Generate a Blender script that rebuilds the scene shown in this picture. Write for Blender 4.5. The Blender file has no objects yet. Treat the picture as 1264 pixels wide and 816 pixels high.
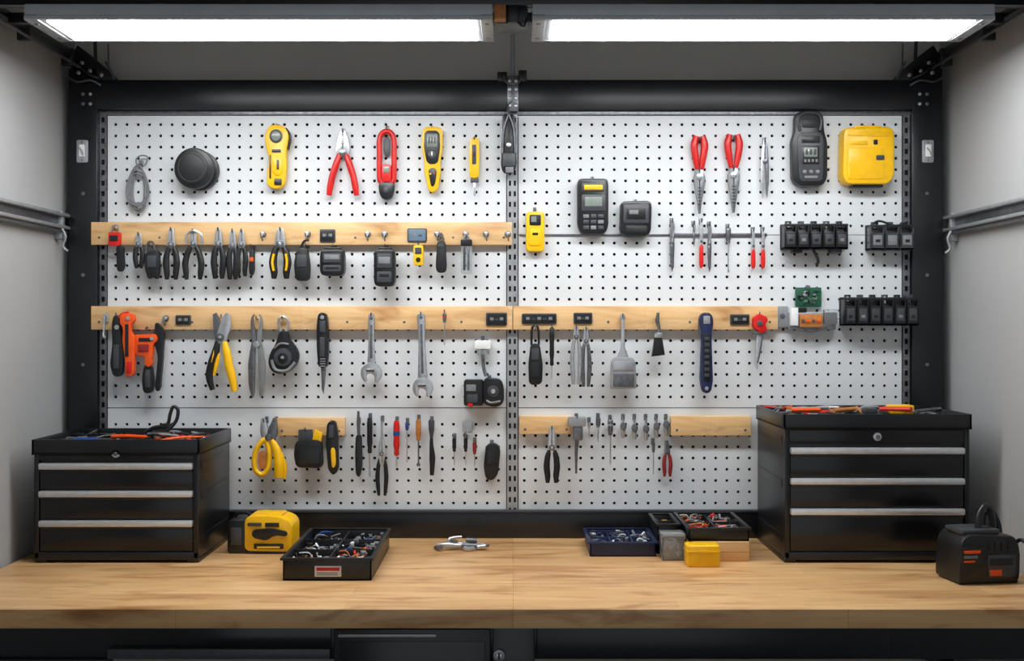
import bpy, bmesh, math, random
from mathutils import Vector, Matrix
D=2.76; F=1380.0; CZ=1.426; BT=0.900
C=bpy.context; SC=C.scene
# ---------------- materials ----------------
def lin(c):
    c=c/255.0
    return c/12.92 if c<=0.04045 else ((c+0.055)/1.055)**2.4
def L3(c): return (lin(c[0]),lin(c[1]),lin(c[2]),1)
def pm(name,col,rough=.5,metal=0,var=.12,scale=40,bump=.0,emit=0,trans=0,coat=0,spec=.5):
    m=bpy.data.materials.new(name); m.use_nodes=True
    nt=m.node_tree; p=nt.nodes['Principled BSDF']
    tc=nt.nodes.new('ShaderNodeTexCoord'); no=nt.nodes.new('ShaderNodeTexNoise')
    no.inputs['Scale'].default_value=scale; no.inputs['Detail'].default_value=4
    nt.links.new(tc.outputs['Object'],no.inputs['Vector'])
    r=nt.nodes.new('ShaderNodeValToRGB'); c=L3(col)
    r.color_ramp.elements[0].position=.3; r.color_ramp.elements[1].position=.7
    r.color_ramp.elements[0].color=(c[0]*(1-var),c[1]*(1-var),c[2]*(1-var),1)
    r.color_ramp.elements[1].color=(min(1,c[0]*(1+var)),min(1,c[1]*(1+var)),min(1,c[2]*(1+var)),1)
    nt.links.new(no.outputs['Fac'],r.inputs['Fac']); nt.links.new(r.outputs['Color'],p.inputs['Base Color'])
    p.inputs['Roughness'].default_value=rough; p.inputs['Metallic'].default_value=metal
    p.inputs['Specular IOR Level'].default_value=spec
    if coat: p.inputs['Coat Weight'].default_value=coat
    if trans: p.inputs['Transmission Weight'].default_value=trans
    if emit:
        p.inputs['Emission Color'].default_value=(.97,.985,1,1); p.inputs['Emission Strength'].default_value=emit
    if bump:
        b=nt.nodes.new('ShaderNodeBump'); b.inputs['Strength'].default_value=bump; b.inputs['Distance'].default_value=.001
        nt.links.new(no.outputs['Fac'],b.inputs['Height']); nt.links.new(b.outputs['Normal'],p.inputs['Normal'])
    return m
def woodmat(name,c1,c2,c3,row=.055,rough=.42,bw=.7,brk=.8,lo=.28,kn=.8):
    m=bpy.data.materials.new(name); m.use_nodes=True; nt=m.node_tree; N=nt.nodes; K=nt.links; p=N['Principled BSDF']
    tc=N.new('ShaderNodeTexCoord')
    def mapn(s):
        q=N.new('ShaderNodeMapping'); q.inputs['Scale'].default_value=s; K.new(tc.outputs['Object'],q.inputs['Vector']); return q
    n1=N.new('ShaderNodeTexNoise'); n1.inputs['Scale'].default_value=1; n1.inputs['Detail'].default_value=6; n1.inputs['Distortion'].default_value=1.2
    K.new(mapn((2.6,18,18)).outputs[0],n1.inputs['Vector'])
    r=N.new('ShaderNodeValToRGB'); e=r.color_ramp.elements
    e[0].position=lo; e[0].color=L3(c3); e[1].position=.62; e[1].color=L3(c1)
    x=e.new(.45); x.color=L3(c2)
    K.new(n1.outputs['Fac'],r.inputs['Fac'])
    n2=N.new('ShaderNodeTexNoise'); n2.inputs['Scale'].default_value=1; n2.inputs['Detail'].default_value=5
    K.new(mapn((6,160,160)).outputs[0],n2.inputs['Vector'])
    br=N.new('ShaderNodeTexBrick'); br.inputs['Scale'].default_value=1; br.inputs['Mortar Size'].default_value=.0006
    br.inputs['Brick Width'].default_value=bw; br.inputs['Row Height'].default_value=row
    br.inputs['Color1'].default_value=(1,1,1,1); br.inputs['Color2'].default_value=(.8,.755,.7,1); br.inputs['Mortar'].default_value=(.66,.58,.5,1)
    K.new(tc.outputs['Object'],br.inputs['Vector'])
    mx=N.new('ShaderNodeMix'); mx.data_type='RGBA'; mx.blend_type='MULTIPLY'; mx.inputs[0].default_value=brk
    K.new(r.outputs['Color'],mx.inputs[6]); K.new(br.outputs['Color'],mx.inputs[7])
    n3=N.new('ShaderNodeTexNoise'); n3.inputs['Scale'].default_value=1; n3.inputs['Detail'].default_value=3; n3.inputs['Distortion'].default_value=.6
    K.new(mapn((7,24,24)).outputs[0],n3.inputs['Vector'])
    r3=N.new('ShaderNodeValToRGB'); r3.color_ramp.elements[0].position=.56; r3.color_ramp.elements[0].color=(1,1,1,1); r3.color_ramp.elements[1].position=.74; r3.color_ramp.elements[1].color=(.6,.46,.33,1)
    K.new(n3.outputs['Fac'],r3.inputs['Fac'])
    m4=N.new('ShaderNodeMix'); m4.data_type='RGBA'; m4.blend_type='MULTIPLY'; m4.inputs[0].default_value=kn
    K.new(mx.outputs[2],m4.inputs[6]); K.new(r3.outputs['Color'],m4.inputs[7])
    mr=N.new('ShaderNodeMapRange'); mr.inputs[3].default_value=.84; mr.inputs[4].default_value=1.12
    K.new(n2.outputs['Fac'],mr.inputs[0])
    m2=N.new('ShaderNodeMix'); m2.data_type='RGBA'; m2.blend_type='MULTIPLY'; m2.inputs[0].default_value=1
    K.new(m4.outputs[2],m2.inputs[6]); K.new(mr.outputs[0],m2.inputs[7])
    K.new(m2.outputs[2],p.inputs['Base Color']); p.inputs['Roughness'].default_value=rough
    b=N.new('ShaderNodeBump'); b.inputs['Strength'].default_value=.12; b.inputs['Distance'].default_value=.001
    K.new(n2.outputs['Fac'],b.inputs['Height']); K.new(b.outputs['Normal'],p.inputs['Normal'])
    return m
BLK=pm('black_plastic',(23,24,26),.34,0,.2,60,.12)
RUB=pm('black_rubber',(18,19,21),.46,0,.2,60,.15)
BLM=pm('black_powdercoat',(18,20,24),.33,.0,.15,30,.05)
BLG=pm('black_gloss',(16,17,20),.24,0,.1,30,.02)
DGR=pm('dark_grey_plastic',(60,63,67),.4,0,.15,60)
GRY=pm('grey_rubber',(120,122,124),.5,0,.12,60)
STL=pm('brushed_steel',(200,202,205),.28,.8,.12,90,.08)
DST=pm('dark_steel',(118,120,124),.34,.75,.25,90,.08)
ALU=pm('aluminium_pull',(215,217,220),.36,.7,.06,90)
GAL=pm('galvanised_steel',(160,163,166),.42,.5,.12,50,.08)
RED=pm('red_grip',(205,26,20),.32,0,.1,50,0)
DRD=pm('dark_red_grip',(135,30,28),.45,0,.1,50)
YEL=pm('yellow_plastic',(244,188,8),.32,0,.06,50)
ORG=pm('orange_plastic',(235,84,18),.34,0,.08,50)
BLU=pm('navy_plastic',(28,38,74),.36,0,.1,50)
CBL=pm('blue_grip',(34,72,140),.4,0,.1,50)
GRN=pm('green_circuit_board',(25,85,62),.45,0,.3,120)
TAN=pm('copper_tan',(186,118,58),.5,.1,.2,90)
WHT=pm('white_plastic',(226,228,228),.45,0,.04,50)
SCR=pm('lcd_screen',(128,138,130),.2,0,.08,50)
SCB=pm('blue_grey_display',(98,120,138),.3,0,.1,50)
CLR=pm('clear_plastic',(220,225,226),.15,0,.03,30,0,0,.8)
SMK=pm('smoked_plastic',(78,82,86),.2,0,.1,30,0,0,.45)
PEG=pm('pegboard_white',(212,216,218),.46,0,.02,12,.03)
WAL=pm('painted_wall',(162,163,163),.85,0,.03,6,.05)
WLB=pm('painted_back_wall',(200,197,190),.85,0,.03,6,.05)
CEI=pm('ceiling_paint',(150,150,148),.9,0,.03,6)
FLR=pm('concrete_floor',(88,88,86),.75,0,.15,8,.1)
BAK=pm('hole_shade_black',(10,10,11),.8,0,.1,20)  # near-black colour standing in for the shade inside the holes
EMI=pm('light_diffuser',(255,255,255),.5,0,0,5,0,25)
HOU=pm('fixture_housing',(188,194,200),.4,.1,.05,20)
WD=woodmat('rail_pine',(234,196,144),(223,181,126),(196,147,94),.2,.48,3,.3)
WB=woodmat('bench_beech',(230,188,134),(217,172,119),(184,134,84),.058,.33,.62,.8,.28,.9)
CLUT=[STL,STL,DST,BLK,BLK,RED,ORG,STL,DGR,YEL,GRY]
# ---------------- builder ----------------
def catmull(pts,n=5,closed=False):
    P=[Vector(p) for p in pts]; out=[]; m=len(P)
    rng=m if closed else m-1
    for i in range(rng):
        if closed: a,b,c,d=P[(i-1)%m],P[i],P[(i+1)%m],P[(i+2)%m]
        else: a,b,c,d=P[max(i-1,0)],P[i],P[i+1],P[min(i+2,m-1)]
        for k in range(n):
            t=k/n
            out.append(.5*((2*b)+(c-a)*t+(2*a-5*b+4*c-d)*t*t+(3*b-a-3*c+d)*t**3))
    if not closed: out.append(P[-1])
    return out
def chaikin(pts,n=2,cap=3.2):
    n=max(n,2)
    for it in range(n):
        q=[]
        for i in range(len(pts)):
            a=pts[i]; b=pts[(i+1)%len(pts)]
            L=max(1e-6,math.hypot(b[0]-a[0],b[1]-a[1])); f=min(.25,cap/L) if it==0 else min(.25,cap*.3/L if L>cap*2 else .25)
            q.append((a[0]*(1-f)+b[0]*f,a[1]*(1-f)+b[1]*f)); q.append((a[0]*f+b[0]*(1-f),a[1]*f+b[1]*(1-f)))
        pts=q
    return pts
def rr(u0,v0,u1,v1,r,n=4):
    r=min(r,abs(u1-u0)/2*.99,abs(v1-v0)/2*.99)
    if r<=0: return [(u0,v0),(u1,v0),(u1,v1),(u0,v1)]
    o=[]
    for cx,cy,a0 in ((u1-r,v1-r,0),(u0+r,v1-r,90),(u0+r,v0+r,180),(u1-r,v0+r,270)):
        for k in range(n+1):
            a=math.radians(a0+90*k/n); o.append((cx+r*math.cos(a),cy+r*math.sin(a)))
    return o
class B:
    def __init__(s,name,y0=None,loc=None,rz=0):
        s.name=name; s.bm=bmesh.new(); s.mats=[]; s.rot=None
        s.mm = loc is not None; s.loc=loc; s.rz=rz; s.y0=y0 or 0.0
        s.s=.001 if s.mm else (D+s.y0)/F
    def pt(s,u,v,d):
        if s.mm: return Vector((u,-d,v))*.001
        if s.rot:
            a,cu,cv=s.rot; x=u-cu; y=v-cv
            u=cu+x*math.cos(a)-y*math.sin(a); v=cv+x*math.sin(a)+y*math.cos(a)
        return Vector(((u-632)*s.s, s.y0-d*s.s, CZ+(400-v)*s.s))
    def mi(s,m):
        if m not in s.mats: s.mats.append(m)
        return s.mats.index(m)
    def face(s,vs,i):
        try:
            f=s.bm.faces.new(vs); f.material_index=i
        except ValueError: pass
    def poly(s,pts,d0,d1,mat,bev=.6,ax='d'):
        i=s.mi(mat); n=len(pts)
        area=sum(pts[k][0]*pts[(k+1)%n][1]-pts[(k+1)%n][0]*pts[k][1] for k in range(n))
        sg=1 if area>0 else -1
        def ins(o):
            q=[]
            for k in range(n):
                p0=Vector(pts[k-1]);p1=Vector(pts[k]);p2=Vector(pts[(k+1)%n])
                e1=(p1-p0);e2=(p2-p1)
                if e1.length<1e-6 or e2.length<1e-6: q.append(tuple(p1));continue
                e1.normalize();e2.normalize()
                n1=Vector((-e1.y,e1.x))*sg;n2=Vector((-e2.y,e2.x))*sg
                m=(n1+n2)/max(.45,1+n1.dot(n2)); q.append((p1.x+m.x*o,p1.y+m.y*o))
            return q
        def mk(a,b,e):
            if ax=='d': return s.pt(a,b,e)
            if ax=='z': return s.pt(a,e,b)
            return s.pt(e,b,a)
        sgn=1 if d1>d0 else -1
        rings=[(pts,d0)]
        if bev>0: rings+=[(pts,d1-sgn*bev),(ins(bev*.3),d1-sgn*bev*.3),(ins(bev),d1)]
        else: rings+=[(pts,d1)]
        R=[[s.bm.verts.new(mk(a,b,e)) for a,b in ps] for ps,e in rings]
        for r0,r1 in zip(R[:-1],R[1:]):
            for k in range(n): s.face([r0[k],r0[(k+1)%n],r1[(k+1)%n],r1[k]],i)
        s.face(R[0][::-1],i); s.face(R[-1],i)
    def rect(s,u0,v0,u1,v1,d0,d1,mat,r=0,bev=.5,ax='d'): s.poly(rr(u0,v0,u1,v1,r),d0,d1,mat,bev,ax)
    def ell(s,cu,cv,ru,rv,d0,d1,mat,bev=.5,n=20,ax='d'):
        s.poly([(cu+ru*math.cos(2*math.pi*k/n),cv+rv*math.sin(2*math.pi*k/n)) for k in range(n)],d0,d1,mat,bev,ax)
    def box(s,u0,u1,v0,v1,d0,d1,mat,bev=0,seg=2):
        i=s.mi(mat); V=[s.bm.verts.new(s.pt(a,b,c)) for c in (d0,d1) for b in (v0,v1) for a in (u0,u1)]
        fs=[]
        for q in ((0,1,3,2),(4,6,7,5),(0,4,5,1),(2,3,7,6),(0,2,6,4),(1,5,7,3)):
            f=s.bm.faces.new([V[k] for k in q]); f.material_index=i; fs.append(f)
        if bev:
            es=list({e for f in fs for e in f.edges})
            bmesh.ops.recalc_face_normals(s.bm,faces=fs)
            bmesh.ops.bevel(s.bm,geom=es,offset=bev*s.s,segments=seg,affect='EDGES',profile=.5,material=i)
    def tube(s,path,r,mat,n=8,closed=False,smooth=0,flat=1):
        i=s.mi(mat)
        P=[Vector(p) for p in path]
        rs=list(r) if hasattr(r,'__len__') else [r]*len(P)
        if smooth:
            P2=catmull(P,smooth,closed)
            if closed: rs=[rs[0]]*len(P2)
            else:
                rs2=[]
                for k in range(len(rs)-1):
                    for j in range(smooth): t=j/smooth; rs2.append(rs[k]*(1-t)+rs[k+1]*t)
                rs=rs2+[rs[-1]]
            P=P2
        m=len(P); R=[]
        for k in range(m):
            if closed: t=P[(k+1)%m]-P[k-1]
            else: t=P[min(k+1,m-1)]-P[max(k-1,0)]
            if t.length<1e-7: t=Vector((0,1,0))
            t.normalize(); ref=Vector((0,0,1))
            if abs(t.dot(ref))>.95: ref=Vector((1,0,0))
            a=t.cross(ref).normalized(); b=a.cross(t).normalized()
            R.append([s.bm.verts.new(s.pt(*(P[k]+a*rs[k]*math.cos(2*math.pi*j/n)+b*rs[k]*flat*math.sin(2*math.pi*j/n)))) for j in range(n)])
        for k in range(m if closed else m-1):
            r0=R[k];r1=R[(k+1)%m]
            for j in range(n): s.face([r0[j],r0[(j+1)%n],r1[(j+1)%n],r1[j]],i)
        if not closed: s.face(R[0][::-1],i); s.face(R[-1],i)
    def hook(s,u,v,m=None):
        m=m or DST; w=s.y0/s.s
        s.tube([(u,v,w),(u,v,7),(u,v-1.5,8.5),(u,v-4,8.8)],.9,m,6)
        s.rect(u-2.2,v-5,u+2.2,v+3,w,w+1,m,1,.3)
    def done(s,ang=38):
        bmesh.ops.recalc_face_normals(s.bm,faces=s.bm.faces)
        me=bpy.data.meshes.new(s.name)
        if not s.mm:
            xs=[v.co.copy() for v in s.bm.verts]
            c=Vector([(min(p[k] for p in xs)+max(p[k] for p in xs))/2 for k in range(3)])
            bmesh.ops.translate(s.bm,verts=s.bm.verts,vec=-c)
        else: c=Vector(s.loc)
        s.bm.to_mesh(me); s.bm.free()
        for m in s.mats: me.materials.append(m)
        for p in me.polygons: p.use_smooth=True
        me.set_sharp_from_angle(angle=math.radians(ang))
        o=bpy.data.objects.new(s.name,me); SC.collection.objects.link(o); o.location=c
        if s.mm: o.rotation_euler=(0,0,s.rz)
        return o
Y1=-.004; Y2=-.023   # pegboard plane tools / rail tools
# ---------------- room ----------------
def wallbox(name,x0,x1,y0,y1,z0,z1,mat):
    b=B(name,loc=(0,0,0)); b.box(x0*1000,x1*1000,z0*1000,z1*1000,-y0*1000,-y1*1000,mat); return b.done()
XL=-1.108; XR=1.082; YB=.07; YF=-3.4
wallbox('wall_back',XL-.1,XR+.1,YB,YB+.1,0,2.7,WLB)
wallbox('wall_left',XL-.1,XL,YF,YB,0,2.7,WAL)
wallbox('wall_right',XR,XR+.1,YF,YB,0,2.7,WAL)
wallbox('floor',XL-.1,XR+.1,YF,YB+.1,-.1,0,FLR)
wallbox('ceiling',XL-.1,XR+.1,YF,YB+.1,2.7,2.8,CEI)
# ---------------- pegboards ----------------
def perf(name,u0,u1,v0,v1,nc,nr,pu,pv,hu,hv,mat,y0,thick,n=8,top=0):
    vs=[];fs=[]
    def W(u,v,y): return ((u-632)*.002,y,CZ+(400-v)*.002)
    mu=(u1-u0-nc*pu)/2; mt=(v1-v0-top-nr*pv)/2+top; mb=v1-v0-nr*pv-mt
    for i in range(nc):
        for j in range(nr):
            a=u0+mu+i*pu; c=v0+mt+j*pv; cx=a+pu/2; cy=c+pv/2; b0=len(vs)
            sq=[(1,0),(1,1),(0,1),(-1,1),(-1,0),(-1,-1),(0,-1),(1,-1)]
            for x,y in sq: vs.append(W(cx+x*pu/2,cy+y*pv/2,y0))
            for yy in (y0,y0+thick):
                for k in range(8):
                    t=k*math.pi/4; q=1/max(abs(math.cos(t)),abs(math.sin(t))) if n==4 else 1
                    vs.append(W(cx+hu*math.cos(t)*q,cy+hv*math.sin(t)*q,yy))
            for k in range(8):
                l=(k+1)%8
                fs.append((b0+k,b0+l,b0+8+l,b0+8+k)); fs.append((b0+8+k,b0+8+l,b0+16+l,b0+16+k))
    def q(a,b,c,d,y=y0):
        k=len(vs); vs.extend([W(a,c,y),W(b,c,y),W(b,d,y),W(a,d,y)]); fs.append((k,k+1,k+2,k+3))
    q(u0,u0+mu,v0,v1);q(u1-mu,u1,v0,v1);q(u0+mu,u1-mu,v0,v0+mt);q(u0+mu,u1-mu,v1-mb,v1)
    e=[(u0,v0),(u1,v0),(u1,v1),(u0,v1)]
    for k in range(4):
        a=e[k];b=e[(k+1)%4];n0=len(vs)
        vs.extend([W(a[0],a[1],y0),W(b[0],b[1],y0),W(b[0],b[1],y0+thick),W(a[0],a[1],y0+thick)]);fs.append((n0,n0+1,n0+2,n0+3))
    me=bpy.data.meshes.new(name); me.from_pydata(vs,[],fs)
    bm=bmesh.new(); bm.from_mesh(me); bmesh.ops.remove_doubles(bm,verts=bm.verts,dist=1e-5); bmesh.ops.recalc_face_normals(bm,faces=bm.faces); bm.to_mesh(me); bm.free()
    me.materials.append(mat); o=bpy.data.objects.new(name,me); SC.collection.objects.link(o); return o
P=13.9
for (a,b,nc) in ((133,625,35),(640,1113,34)):
    for (c,d,nr,tp) in ((143,289.6,10,0),(290.4,393,7,0),(393.8,503,7,0),(504,630,8,11)):
        perf('pegboard_panel',a,b,c,d,nc,nr,P,P,1.95,1.95,PEG,0,.005,8,tp)
perf('slotted_upright',626,639,142,662,2,40,6,13,1.3,3.2,GAL,-.006,.003,4)
perf('slotted_upright',124,132.4,142,662,1,40,8,13,2,3.2,DST,-.006,.003,4)
perf('slotted_upright',1113.6,1122,142,662,1,40,8,13,2,3.2,DST,-.006,.003,4)
b=B('hole_shade_sheet',0); b.box(124,1122,143,664,-20,-12,BAK);  # sheet added behind the boards so holes and slots look dark with shade
b.box(124,132.6,143,664,-12,-1,BAK); b.box(1113.4,1122,143,664,-12,-1,BAK); b.box(627,638,143,664,-12,0,BAK)
b.done()
# ---------------- steel frame ----------------
b=B('black_steel_rack_frame',0)
b.box(88,123.5,86,663,-14,9,BLM,1); b.box(1123,1160,86,663,-14,9,BLM,1)
b.box(123,628,101,137,-2,12,BLM,1.2); b.box(638,1124,101,137,-2,12,BLM,1.2)
b.box(123,1124,137,142.5,-2,3,DST,.4)
b.box(134,1112,630.5,663,-2,8,BLM,1)
b.box(134,1112,628.5,631,-2,9.5,DGR,.3)
for u in (106,1141):
    for v in (118,130,240,340,450):
        b.ell(u,v,2.4,2.4,9,10.2,DST,.4,6)
        if v<140: b.ell(u+9*(1 if u<500 else -1),v,2.2,2.2,9,10,STL,.4,6)
b.box(626,640,96,140,9,14,DST,1)
b.box(614,626,92,104,4,16,BLM,1); b.box(640,650,90,104,4,16,BLM,1)
for v in (103,113,124,133):
    for u in (629,637): b.ell(u,v,2.1,2.1,14,15.5,STL,.4,8)
b.tube([(622,94,14),(624,104,17),(632,108,18),(642,104,17),(644,94,14)],1.2,DST,6,smooth=3)
b.tube([(633,96,6),(633,-150,6)],2.6,GAL,10)
for u,sg in ((105,1),(1143,-1)):
    b.poly([(u-14*sg,86),(u-14*sg,70),(u-6*sg,58),(u+10*sg,70),(u+36*sg,92),(u+44*sg,101),(u+18*sg,101)],2,9,BLM,.8)
    b.tube([(u+14*sg,50,5),(u+16*sg,101,5)],2.2,BLK,8)
    b.tube([(u-12*sg,72,12),(u+6*sg,92,14),(u+22*sg,99,12)],2.2,BLM,8,smooth=4)
    b.tube([(u+28*sg,78,8),(u+40*sg,100,8)],1.6,DST,8)
    b.tube([(u+30*sg,55,4),(u+31*sg,100,4)],1.2,DST,6)
    b.tube([(u-16*sg,98,11),(u-4*sg,104,13),(u+12*sg,102,14),(u+24*sg,108,12)],1.3,DST,6,smooth=3)
    for q in ((0,80),(10,90),(24,95),(-4,92)): b.ell(u+q[0]*sg,q[1],2.6,2.6,9,11.5,STL,.5,8)
b.done()
for sx in (-1,1):
    b=B('overhead_strut',loc=(0,0,0)); x=1070*sx; z=(CZ+.652)*1000
    if sx>0: x=1045
    b.box(x-11,x+11,z-9,z+9,0,1500,BLM,1.5)
    b.tube([(x-16*sx,z-26,10),(x-16*sx,z-26,1500)],3,DST,8)
    for d in (60,300,600,900): b.box(x-14,x+14,z-30,z+11,d,d+14,BLM,1)
    b.done()
for sx,x,z in ((1,XL*1000,(CZ+.25)*1000),(-1,XR*1000,(CZ+.245)*1000)):
    b=B('strut_channel_rail',loc=(0,0,0))
    b.box(x,x+sx*8,z-20,z+20,0,1700,GAL,.6)
    b.box(x+sx*8,x+sx*24,z+11,z+19,0,1700,GAL,1.5); b.box(x+sx*8,x+sx*24,z-19,z-11,0,1700,GAL,1.5)
    b.box(x+sx*8,x+sx*10,z-11,z+11,0,1700,DST,.3)
    b.tube([(x+sx*16,z-26,20),(x+sx*16,z-26,1700)],3.5,DST,8)
    for d in (40,): b.box(x,x+sx*20,z-44,z+24,d,d+16,GAL,1.5)
    b.tube([(x+sx*22,z-20,60),(x+sx*30,z-40,60),(x+sx*24,z-62,60),(x+sx*36,z-74,60)],3,GAL,8,smooth=4)
    b.done()
for u in (102,1145):
    b=B('switch_plate',-.018)
    b.rect(u-7,173,u+7,201,0,2,GAL,2,.6); b.rect(u-3.5,179,u+3.5,194,2,4,WHT,1,.5)
    b.ell(u,176,1,1,2,2.8,DST,.2,8); b.ell(u,198,1,1,2,2.8,DST,.2,8)
    b.tube([(u-2,183,4),(u+1,187,6),(u+3,192,5)],.9,STL,6)
    b.done()
# ---------------- light fixtures ----------------
zb=(CZ+.60)*1000
for x0,x1 in ((-960,-38),(40,950)):
    b=B('led_light_fixture',loc=(0,0,0))
    b.box(x0,x1,zb+6,zb+30,390,562,HOU,3)
    b.box(x0,x1,zb-1,zb+7,556,563,HOU,1); b.box(x0,x1,zb-1,zb+7,390,396,HOU,1)
    b.box(x0,x0+26,zb-2,zb+10,390,562,GAL,1); b.box(x1-24,x1,zb-2,zb+10,390,562,GAL,1)
    for xx in (x0+13,x1-12):
        for dd in (420,530): b.box(xx-4,xx+4,zb-3.5,zb,dd-4,dd+4,DST,.8)
    b.box(x0+40,x1-34,zb-3,zb+5,402,551,EMI,1.5)
    b.box(x0+26,x1-24,zb+1,zb+5,396,556,GAL,0)
    b.done()
b=B('fixture_support_bar',loc=(0,0,0))
b.box(-1058,1033,zb+32,zb+54,520,545,BLM,1.5)
b.box(-1058,1033,zb+32,zb+54,395,415,BLM,1.5)
for x in (-700,-250,250,700): b.box(x-15,x+15,zb+30,zb+34,395,550,DST,.5)
b.box(-30,32,zb+2,zb+33,440,520,DGR,2); b.box(-36,-12,zb+4,zb+33,520,548,TAN,2); b.box(-8,14,zb-2,zb+33,520,544,BLK,2)
b.tube([(10,zb,540),(24,zb-10,546),(30,zb+8,546)],2.5,BLK,8,smooth=4)
b.tube([(-37,zb+15,480),(39,zb+15,480)],4,GAL,8)
b.done()
# ---------------- wood rails ----------------
def wrail(u0,u1,v0,v1,screws):
    b=B('wooden_tool_rail',0); b.box(u0,u1,v0,v1,0,10,WD,.8)
    for x in screws: b.ell(x,(v0+v1)/2+5,1.6,1.6,10,10.6,DST,.3,8)
    b.done()
wrail(116,632,275,303,(126,200,325,440,560,622)); wrail(116,632.6,378,407,(126,240,430,500,570))
wrail(633.4,958,378,407,(645,750,850,948)); wrail(344,427,515,537,(350,420)); wrail(641,706,513,535,(648,699)); wrail(827,925,513,537,(834,918))
# ---------------- tool generators ----------------
def pliers(u,v0,v1,spread,hm,jm=STL,jf=.36,w=9,flip=False,name='pliers',y0=Y2,tilt=0,needle=False,hr=.36,end=.8,accent=None,hk=True):
    b=B(name,y0); Lh=v1-v0
    if tilt: b.rot=(math.radians(tilt),u,v0)
    Y=(lambda t:v1-t*Lh) if flip else (lambda t:v0+t*Lh)
    for sd in (-1,1):
        tp=.12 if needle else .3
        b.poly([(u+sd*.25,Y(0)),(u+sd*tp*w,Y(.008)),(u+sd*(.2 if needle else .48)*w,Y(jf*.45)),(u+sd*.55*w,Y(jf*.72)),(u+sd*.58*w,Y(jf*.95)),(u+sd*.34*w,Y(jf*1.2)),(u+sd*.05*w,Y(jf*1.12)),(u+sd*.25,Y(jf*.6))],3,6.4,jm,.5)
        r=w*hr
        b.tube([(u+sd*.25*w,Y(jf*1.0),4.5),(u+sd*(.3*w+spread*.45),Y(jf+(1-jf)*.2),4.8),(u+sd*(spread*.95+.15*w),Y(jf+(1-jf)*.5),5),(u+sd*spread*1.0,Y(jf+(1-jf)*.78),5),(u+sd*spread*end,Y(.99),5)],[r*.6,r*.95,r*1.1,r,r*.62],hm,10,smooth=4,flat=.85)
        if accent:
            b.tube([(u+sd*(.3*w+spread*.5),Y(jf+(1-jf)*.25),4.8+r*.7),(u+sd*(spread*.95+.15*w),Y(jf+(1-jf)*.5),5+r*.8),(u+sd*spread,Y(jf+(1-jf)*.75),5+r*.7)],r*.38,accent,6,smooth=4)
    b.ell(u,Y(jf*.92),.42*w,.42*w,3,7.6,DST,.6,16); b.ell(u,Y(jf*.92),.18*w,.18*w,7.6,8.4,jm,.3,10)
    b.rot=None
    if hk: b.hook(u,(v1 if flip else v0)-0+ (0 if flip else 3))
    if flip: b.hook(u,v0+8)
    return b.done()
def driver(u,v0,v1,hm,hf=.5,w=6,name='screwdriver',y0=Y1,sm=STL,tip=1.0,flip=False,band=None):
    b=B(name,y0); Lh=v1-v0; Y=(lambda t:v1-t*Lh) if flip else (lambda t:v0+t*Lh); r=w/2
    b.tube([(u,Y(0),5),(u,Y(.02),5),(u,Y(hf*.2),5),(u,Y(hf*.45),5),(u,Y(hf*.7),5),(u,Y(hf*.85),5),(u,Y(hf*.95),5),(u,Y(hf),5)],[r*.5,r*.85,r,r*.92,r,r*.7,r*.82,r*.6],hm,12)
    b.tube([(u,Y(hf*.98),5),(u,Y(.93),5)],max(.7,r*.26),sm,8)
    b.poly([(u-r*.26,Y(.92)),(u+r*.26,Y(.92)),(u+r*.42*tip,Y(.96)),(u+r*.3*tip,Y(1)),(u-r*.3*tip,Y(1)),(u-r*.42*tip,Y(.96))],4.4,5.6,sm,.2)
    if band: b.tube([(u,Y(hf*.3),5),(u,Y(hf*.42),5)],r*1.04,band,12)
    b.hook(u,Y(0) if not flip else v0+4); return b.done()
def label(u0,u1,v0,v1,mat=BLK,n=3):
    b=B('rail_label_holder',-.02); b.rect(u0,v0,u1,v1,0,2,DGR,1.5,.5); b.rect(u0+1.5,v0+1.5,u1-1.5,v1-1.5,2,2.6,mat,1,.2)
    for k in range(n):
        x=u0+4+(u1-u0-8)*(k+.5)/n; b.rect(x-2.2,(v0+v1)/2-2.2+(k%2)*1.5,x+2.2,(v0+v1)/2+1.4,2.6,3,DGR if k%2 else GRY,.3,.1)
    b.done()
def peg(u,v):
    b=B('rail_peg',-.02); b.ell(u,v,4,4,0,1.5,DST,.4,12); b.ell(u,v,2.4,2.4,1.5,7,STL,.8,12); b.tube([(u,v,6),(u,v+5,8),(u+1,v+9,7)],.9,DST,6); b.done()
# ---- top row, left board
b=B('coiled_cable',Y1); random.seed(3)
for k in range(9):
    rx=6.5+k*.85; ry=25+random.uniform(-3,5); cx=172+random.uniform(-2,2); cy=231+random.uniform(-2,2)
    b.tube([(cx+rx*math.sin(a)*(1-.35*math.cos(a)),cy-ry*math.cos(a),3+k*.5+random.uniform(0,1)) for a in [2*math.pi*j/14 for j in range(14)]],.85,GRY,6,closed=True,smooth=2)
b.tube([(165,214,4),(172,211,9),(180,215,5)],1.7,GRY,8,smooth=3); b.tube([(166,218,4),(172,215,9),(180,219,5)],1.5,GRY,8,smooth=3)
b.tube([(172,208,6),(170,198,6),(176,193,6),(184,195,5),(180,206,5)],1,GRY,6,smooth=4)
b.hook(175,203); b.done()
b=B('tape_reel_case',Y1)
b.ell(247.5,211,23.5,24.5,-1,7,BLK,.8,40); b.ell(245.5,210.5,22.5,23.8,7,9,RUB,.5,40); b.ell(244,210,24,25,9,18,BLK,1.5,44)
b.ell(241.5,209.5,20,21,18,19,RUB,.8,40); b.tube([(241.5+16*math.cos(a),209.5+17*math.sin(a),19) for a in [2*math.pi*j/28 for j in range(28)]],.6,DGR,6,closed=True)
b.hook(248,190); b.done()
b=B('cable_stripper',Y1)
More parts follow.
